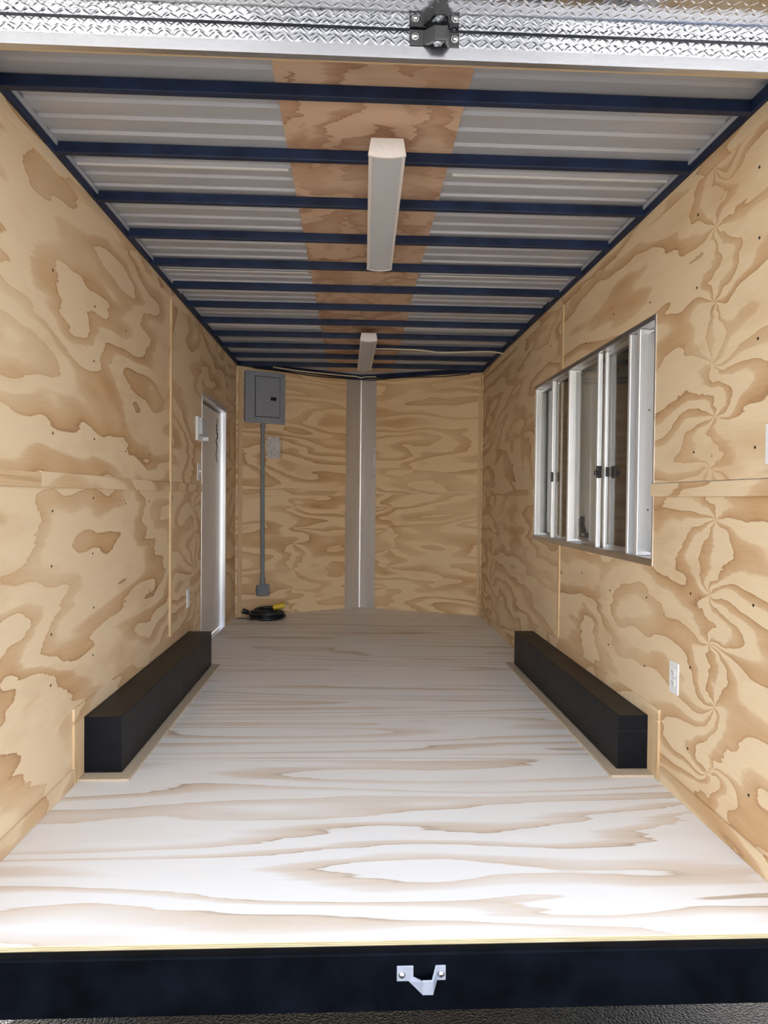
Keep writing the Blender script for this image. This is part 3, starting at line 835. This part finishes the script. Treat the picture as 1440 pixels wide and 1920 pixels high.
# tracks
for x in (XG - .002, XG + .016):
    box(x, x + .012, W0 + .004, W1 - .03, WB + .004, WB + .022).build('bottom_track', M_ALU_Y, wn_)
    box(x, x + .012, W0 + .004, W1 - .03, WT - .022, WT - .004).build('top_track', M_ALU_Y, wn_)
ZB, ZT = WB + .004, WT - .004
def post(name, y, x0, x1, thick=.030, ribs=2, zb=ZB, zt=ZT, par=wn_):
    o = box(x0, x1, y, y + thick, zb, zt).build(name, M_POST, par, bevel=.0035)
    w = (x1 - x0)
    for k in range(ribs):
        xx = x0 + w * (k + .9) / (ribs + .8)
        box(xx - .0022, xx + .0022, y - .0032, y + .001, zb + .001, zt - .001).build('rib', M_POST, o, bevel=.001, seg=1)
    return o
post('jamb_post', W1 - .030, HW + .001, XG, .028, 2)
post('sash_stile', 2.630, HW + .014, XG - .008, .022, 1)
post('sash_stile', 2.560, XG + .004, XG + .018, .020, 0)
post('mullion', 2.246, HW + .001, XG, .030, 1)
st = post('sash_stile', 1.775, HW + .003, HW + .026, .022, 1)
post('sash_stile', 1.745, XG - .014, XG + .004, .022, 1)
post('jamb_post', 1.362, HW + .001, XG, .024, 0)
np_ = post('jamb_post', 1.258, HW + .001, HW + .082, .030, 0)
for z in (1.07, 1.50):
    MB().cyl((HW + .045, 1.2535, z), (HW + .045, 1.259, z), .005, n=12).build('post_screw', M_ZINC, np_)
# sash latches
lt = box(HW - .004, HW + .020, 1.752, 1.774, 1.222, 1.282).build('sash_latch', M_DARK, wn_, bevel=.003)
box(HW - .016, HW + .004, 1.745, 1.768, 1.236, 1.258).build('latch_lever', M_DARK, lt, bevel=.003)
box(XG - .012, XG + .004, 1.734, 1.746, 1.228, 1.276).build('latch_strike', M_DARK, wn_, bevel=.002)
box(HW + .008, HW + .020, 2.612, 2.632, 1.222, 1.282).build('sash_latch', M_DARK, wn_, bevel=.003)
# panes, screens and the closed hatch outside
def pane(name, y0, y1, x, mat): return box(x, x + .003, y0, y1, ZB + .016, ZT - .016).build(name, mat, wn_)
pane('glass_pane', 1.38, 1.76, XG + .002, M_GLASS)
pane('glass_pane', 1.77, 2.25, XG - .012, M_GLASS)
pane('glass_pane', 2.27, 2.64, XG - .012, M_GLASS)
pane('glass_pane', 2.60, 2.985, XG + .018, M_GLASS)
pane('insect_screen', 1.30, 1.77, XG + .028, M_SCREEN)
pane('insect_screen', 2.60, 2.985, XG + .028, M_SCREEN)
pane('insect_screen', 2.42, 2.60, XG + .028, M_SCREEN)
box(HW + .100, HW + .125, W0 - .05, W1 + .05, WB - .05, WT + .05).build('outside_hatch', M_HATCH, wn_)
for y in (W0 - .02, W1 + .004): box(HW + .055, HW + .100, y, y + .016, WB - .04, WT + .04).build('hatch_frame', M_ALU, wn_)
for z in (WB - .02, WT + .004): box(HW + .055, HW + .100, W0 - .02, W1 + .02, z, z + .016).build('hatch_frame', M_ALU_Y, wn_)
# hatch latch seen through the glass
hl = box(HW + .082, HW + .0998, 2.17, 2.29, WB + .030, WB + .060).build('hatch_latch', M_DARK, wn_, bevel=.003)
MB().prism([(2.20, WB + .06), (2.26, WB + .06), (2.285, WB + .13), (2.235, WB + .15), (2.24, WB + .10)], 'X', HW + .070, HW + .0985).build('hatch_lever', M_DARK, hl, bevel=.003)
box(HW + .0815, HW + .083, 2.20, 2.25, WB + .038, WB + .052).build('latch_label', M_WHITE, hl)

# ------------------------------------------------------------------ things on the nose wall
def on_nose(name, label, cat, u, z, xf=XL):
    return thing(name, label, cat, tuple(xf @ Vector((u, 0, z))))
bp = on_nose('breaker_panel', 'grey steel breaker panel with a shut door high on the front wall', 'breaker panel', .265, 1.79)
nb(XL).box(.074, .458, 0, .050, 1.795, 2.258).build('enclosure', M_GREY, bp, bevel=.003)
nb(XL).box(.068, .464, .050, .0545, 1.788, 2.264).build('cover', M_GREY, bp, bevel=.002)
nb(XL).box(.160, .410, .0545, .0550, 1.845, 2.220).build('door_gap', M_DARK, bp)
dpo = nb(XL).box(.1655, .4045, .0551, .0605, 1.8505, 2.2145).build('panel_door', M_GREY, bp, bevel=.0015)
nb(XL).box(.180, .390, .0605, .0632, 1.868, 2.197).build('door_pressing', M_GREY, dpo, bevel=.0008, seg=1)
nb(XL).box(.312, .368, .0634, .0665, 2.002, 2.034).build('door_pull', M_DARK, dpo, bevel=.002)
for u in (.095, .437):
    for z in (1.822, 2.232):
        b_ = nb(XL); b_.cyl((u, .0545, z), (u, .057, z), .0055, n=12); b_.build('cover_screw', M_ZINC, bp)
cd = on_nose('conduit', 'grey vertical conduit running down from the breaker panel', 'conduit', .255, .285)
b_ = nb(XL); b_.tube([(.252, .024, 1.788), (.253, .024, 1.2), (.260, .024, .30)], .0185, 16); b_.build('pipe', M_CONDUIT, cd, smooth=True)
b_ = nb(XL); b_.cyl((.252, .024, 1.7879), (.252, .024, 1.752), .026, .024, 20); b_.build('connector', M_CONDUIT, cd, bevel=.002, smooth=True)
b_ = nb(XL); b_.cyl((.260, .024, .355), (.260, .024, .2905), .0235, .0255, 20); b_.build('connector', M_CONDUIT, cd, bevel=.002, smooth=True)
jb = on_nose('junction_box', 'small grey junction box at the foot of the conduit', 'junction box', .260, .185)
nb(XL).box(.205, .315, 0, .046, .190, .290).build('box_body', M_CONDUIT, jb, bevel=.005)
nb(XL).box(.201, .319, .046, .052, .186, .294).build('box_lid', M_CONDUIT, jb, bevel=.003)
for u, z in ((.196, .240), (.322, .240)):
    nb(XL).box(min(u, .26) if u < .2 else .317, .203 if u < .2 else u, .010, .020, z - .012, z + .012).build('mounting_ear', M_CONDUIT, jb)
pp = on_nose('notice_sheet', 'small printed sheet in a clear sleeve below the breaker panel', 'paper', .37, 1.47)
nb(XL).box(.304, .434, .0012, .0022, 1.474, 1.672).build('paper', M_PAPER, pp)
nb(XL).box(.300, .460, .0026, .0030, 1.470, 1.730).build('clear_sleeve', M_CLEAR, pp)
b_ = nb(XL); b_.tube([(.452, .004, 1.715), (.458, .005, 1.69), (.457, .004, 1.60), (.459, .004, 1.485)], .0022, 6); b_.build('sleeve_edge', M_CLEAR, pp, smooth=True)
dc = nb(XR).box(LNR - .164, LNR - .128, .0032, .0038, 1.297, 1.611).build('serial_decal', M_DECAL, org=tuple(XR @ Vector((LNR - .146, 0, 1.297))))
tag(dc, 'narrow vertical printed decal on the aluminium nose strip', 'decal')

# ------------------------------------------------------------------ wires at the ceiling
def wire(name, pts, r, mat, label, n=6):
    # smooth with Catmull-Rom
    P = [Vector(p) for p in pts]; out = []
    for i in range(len(P) - 1):
        a, b, c, d = P[max(i - 1, 0)], P[i], P[i + 1], P[min(i + 2, len(P) - 1)]
        for k in range(10):
            t = k / 10
            out.append(0.5 * ((2 * b) + (c - a) * t + (2 * a - 5 * b + 4 * c - d) * t * t + (3 * b - a - 3 * c + d) * t ** 3))
    out.append(P[-1])
    o = MB().tube(out, r, n).build(name, mat, smooth=True, org=tuple(P[0]))
    if label: tag(o, label, 'cable')
    return o
wz = H - .012
cw = wire('light_cable', [(.085, 3.905, H - .010), (.25, 3.915, H - .008), (.46, 3.93, H - .010), (.60, 3.945, H - .020), (.80, 3.945, H - .014), (1.02, 3.95, H - .006), (1.125, 3.96, H - .018)],
          .0055, M_ROMEX, 'cream cable running from the front strip light to the right wall')
for x, y in ((.585, 3.945),):
    MB().tube([(x + .008 * math.cos(a) * 0, y + .008 * math.cos(a), H - .018 + .009 * math.sin(a)) for a in [i * math.pi / 5 for i in range(10)]], .0016, 5, closed=True).build('cable_tie', M_DARK, cw)
nl = [XL @ Vector((u, .046 + .006 * math.sin(u * 9), H + .014 + .006 * math.sin(u * 5 + 1))) for u in (.34, .42, .55, .70, .85, 1.0, 1.14, 1.24)]
nr = [XR @ Vector((u, .046 + .006 * math.sin(u * 7), H + .012 + .006 * math.sin(u * 6))) for u in (1.20, 1.08, .92, .74, .55, .38)]
wire('nose_cable', nl + [Vector((.0, TIP - .075, H + .008))] + nr[:2], .0065, M_ROMEX, 'cream cable following the top of the V-shaped front wall')
nl2 = [XL @ Vector((u, .018 + .004 * math.sin(u * 11 + 2), H - .012 + .006 * math.sin(u * 6))) for u in (.16, .30, .46, .64, .82, 1.02, 1.2)]
nr2 = [XR @ Vector((u, .018 + .004 * math.sin(u * 8 + 1), H - .012 + .006 * math.sin(u * 7 + 2))) for u in (1.14, .98, .80, .60, .42, .26, .12)]
wire('nose_cable', nl2 + nr2, .0050, M_CABLE, 'black cable looping along the top of the V-shaped front wall')

# ------------------------------------------------------------------ coiled power cord
cx, cy, R0 = -.848, 4.760, .132
pc = thing('power_cord', 'coiled black power cord with a yellow plug on the floor', 'power cord', (cx, cy, 0))
pts = []
NT = 5
for i in range(NT * 36 + 1):
    a = 2 * math.pi * i / 36 + 2.6
    t = i / (NT * 36)
    lay = i / 36
    r = R0 + .014 * math.sin(lay * 2.4) + .006 * math.sin(a * 3 + lay)
    z = .0125 + .066 * t + .006 * math.sin(a * 2 + lay * 1.3)
    pts.append((cx + r * math.cos(a) * 1.08, cy + r * .88 * math.sin(a), max(.0125, z)))
MB().tube(pts, .0125, 10).build('cable_coil', M_CABLE, pc, smooth=True)
pts = []
for i in range(3 * 36 + 1):
    a = -2 * math.pi * i / 36 + .8
    t = i / 108
    r = R0 - .030 + .016 * math.sin(t * 6)
    pts.append((cx + .004 + r * math.cos(a) * 1.1, cy + r * .9 * math.sin(a), .016 + .078 * t))
MB().tube(pts, .0125, 10).build('cable_coil', M_CABLE, pc, smooth=True)
pe = Vector((cx + .060, cy - .045, .108))
dv = Vector((.150, .02, .030)).normalized()
MB().cyl(pe, pe + dv * .105, .023, .027, 20).build('plug_body', M_YELLOW, pc, bevel=.004, smooth=True)
MB().cyl(pe + dv * .1052, pe + dv * .140, .020, .018, 20).build('plug_guard', M_CLEAR, pc, bevel=.002, smooth=True)
MB().cyl(pe - dv * .028, pe + dv * .001, .0145, .021, 16).build('strain_relief', M_CABLE, pc, smooth=True)
b0 = Vector((cx - .160, cy - .020, .058)); dv2 = Vector((-.060, -.02, .020)).normalized()
MB().cyl(b0, b0 + dv2 * .060, .020, .026, 18).build('socket_end', M_CABLE, pc, bevel=.004, smooth=True)
MB().cyl(b0 - dv2 * .034, b0 - dv2 * .004, .0165, .0165, 16).build('wrapped_tag', M_WHITE, pc, smooth=True)
MB().tube([(cx - .10, cy - .10, .008), (cx - .16, cy - .075, .010), (cx - .22, cy - .062, .012), (cx - .262, cy - .055, .006)], .0035, 6).build('loose_tie', M_DARK, pc, smooth=True)

# ------------------------------------------------------------------ unseen trailers added behind the camera for bounce light and reflections
def make_bounce_trailer(x, y, col, name, label):
    mt = plain('bounce_trailer_paint_' + name, col, 0.35, nscale=3, namp=0.03)
    t = thing('light_bounce_trailer', label, 'trailer', (x, y, GROUND), 'unseen trailers added for light and reflections')
    z0, z1 = GROUND + .50, GROUND + 2.75
    MB().box(x - 1.2, x + 1.2, y - 4.6, y, z0, z1).build('body', mt, t, bevel=.03)
    box(x - 1.22, x + 1.22, y - 4.62, y + .02, z1 - .06, z1 + .03).build('roof_rail', M_ALU_Y, t, bevel=.01)
    box(x - 1.21, x + 1.21, y - .02, y + .03, z0 - .14, z0 + .01).build('rear_sill', M_BLACK, t, bevel=.005)
    for sgn in (-1, 1):
        d = box(x + sgn * .56 - .53, x + sgn * .56 + .53, y + .001, y + .025, z0 + .06, z1 - .12).build('rear_door', mt, t, bevel=.01)
        MB().cyl((x + sgn * .12, y + .045, z0 + .05), (x + sgn * .12, y + .045, z1 - .10), .013, n=10).build('lock_bar', M_ALU, d)
        box(x + sgn * 1.13 - .05, x + sgn * 1.13 + .05, y + .001, y + .03, z0 + .25, z0 + .42).build('tail_light', M_PINK, t, bevel=.01)
        for dy in (-2.0, -2.85):
            w = MB().cyl((x + sgn * 1.02, y + dy, GROUND + .34), (x + sgn * 1.22, y + dy, GROUND + .34), .34, n=28).build('tyre', M_DARK, t, bevel=.03)
            MB().cyl((x + sgn * 1.215, y + dy, GROUND + .34), (x + sgn * 1.23, y + dy, GROUND + .34), .19, n=20).build('wheel_rim', M_ALU, w)
for x, y, c, n, lb in ((-8.6, -9.5, (0.78, 0.74, 0.66), 'cream', 'cream trailer, added unseen for light and reflections, farthest left behind the camera'),
                       (-5.2, -9.2, (0.80, 0.80, 0.79), 'white', 'white trailer, added unseen for light and reflections, left of the tan one'),
                       (-1.9, -9.6, (0.74, 0.70, 0.62), 'tan', 'tan trailer, added unseen for light and reflections, behind the camera'),
                       (1.5, -9.3, (0.80, 0.80, 0.80), 'plain_white', 'white trailer, added unseen for light and reflections, between the tan and the blue one'),
                       (4.8, -9.5, (0.35, 0.45, 0.70), 'blue', 'blue trailer, added unseen for light and reflections, behind the camera'),
                       (8.2, -9.3, (0.78, 0.72, 0.62), 'beige', 'beige trailer, added unseen for light and reflections, farthest right behind the camera')):
    make_bounce_trailer(x, y, c, n, lb)
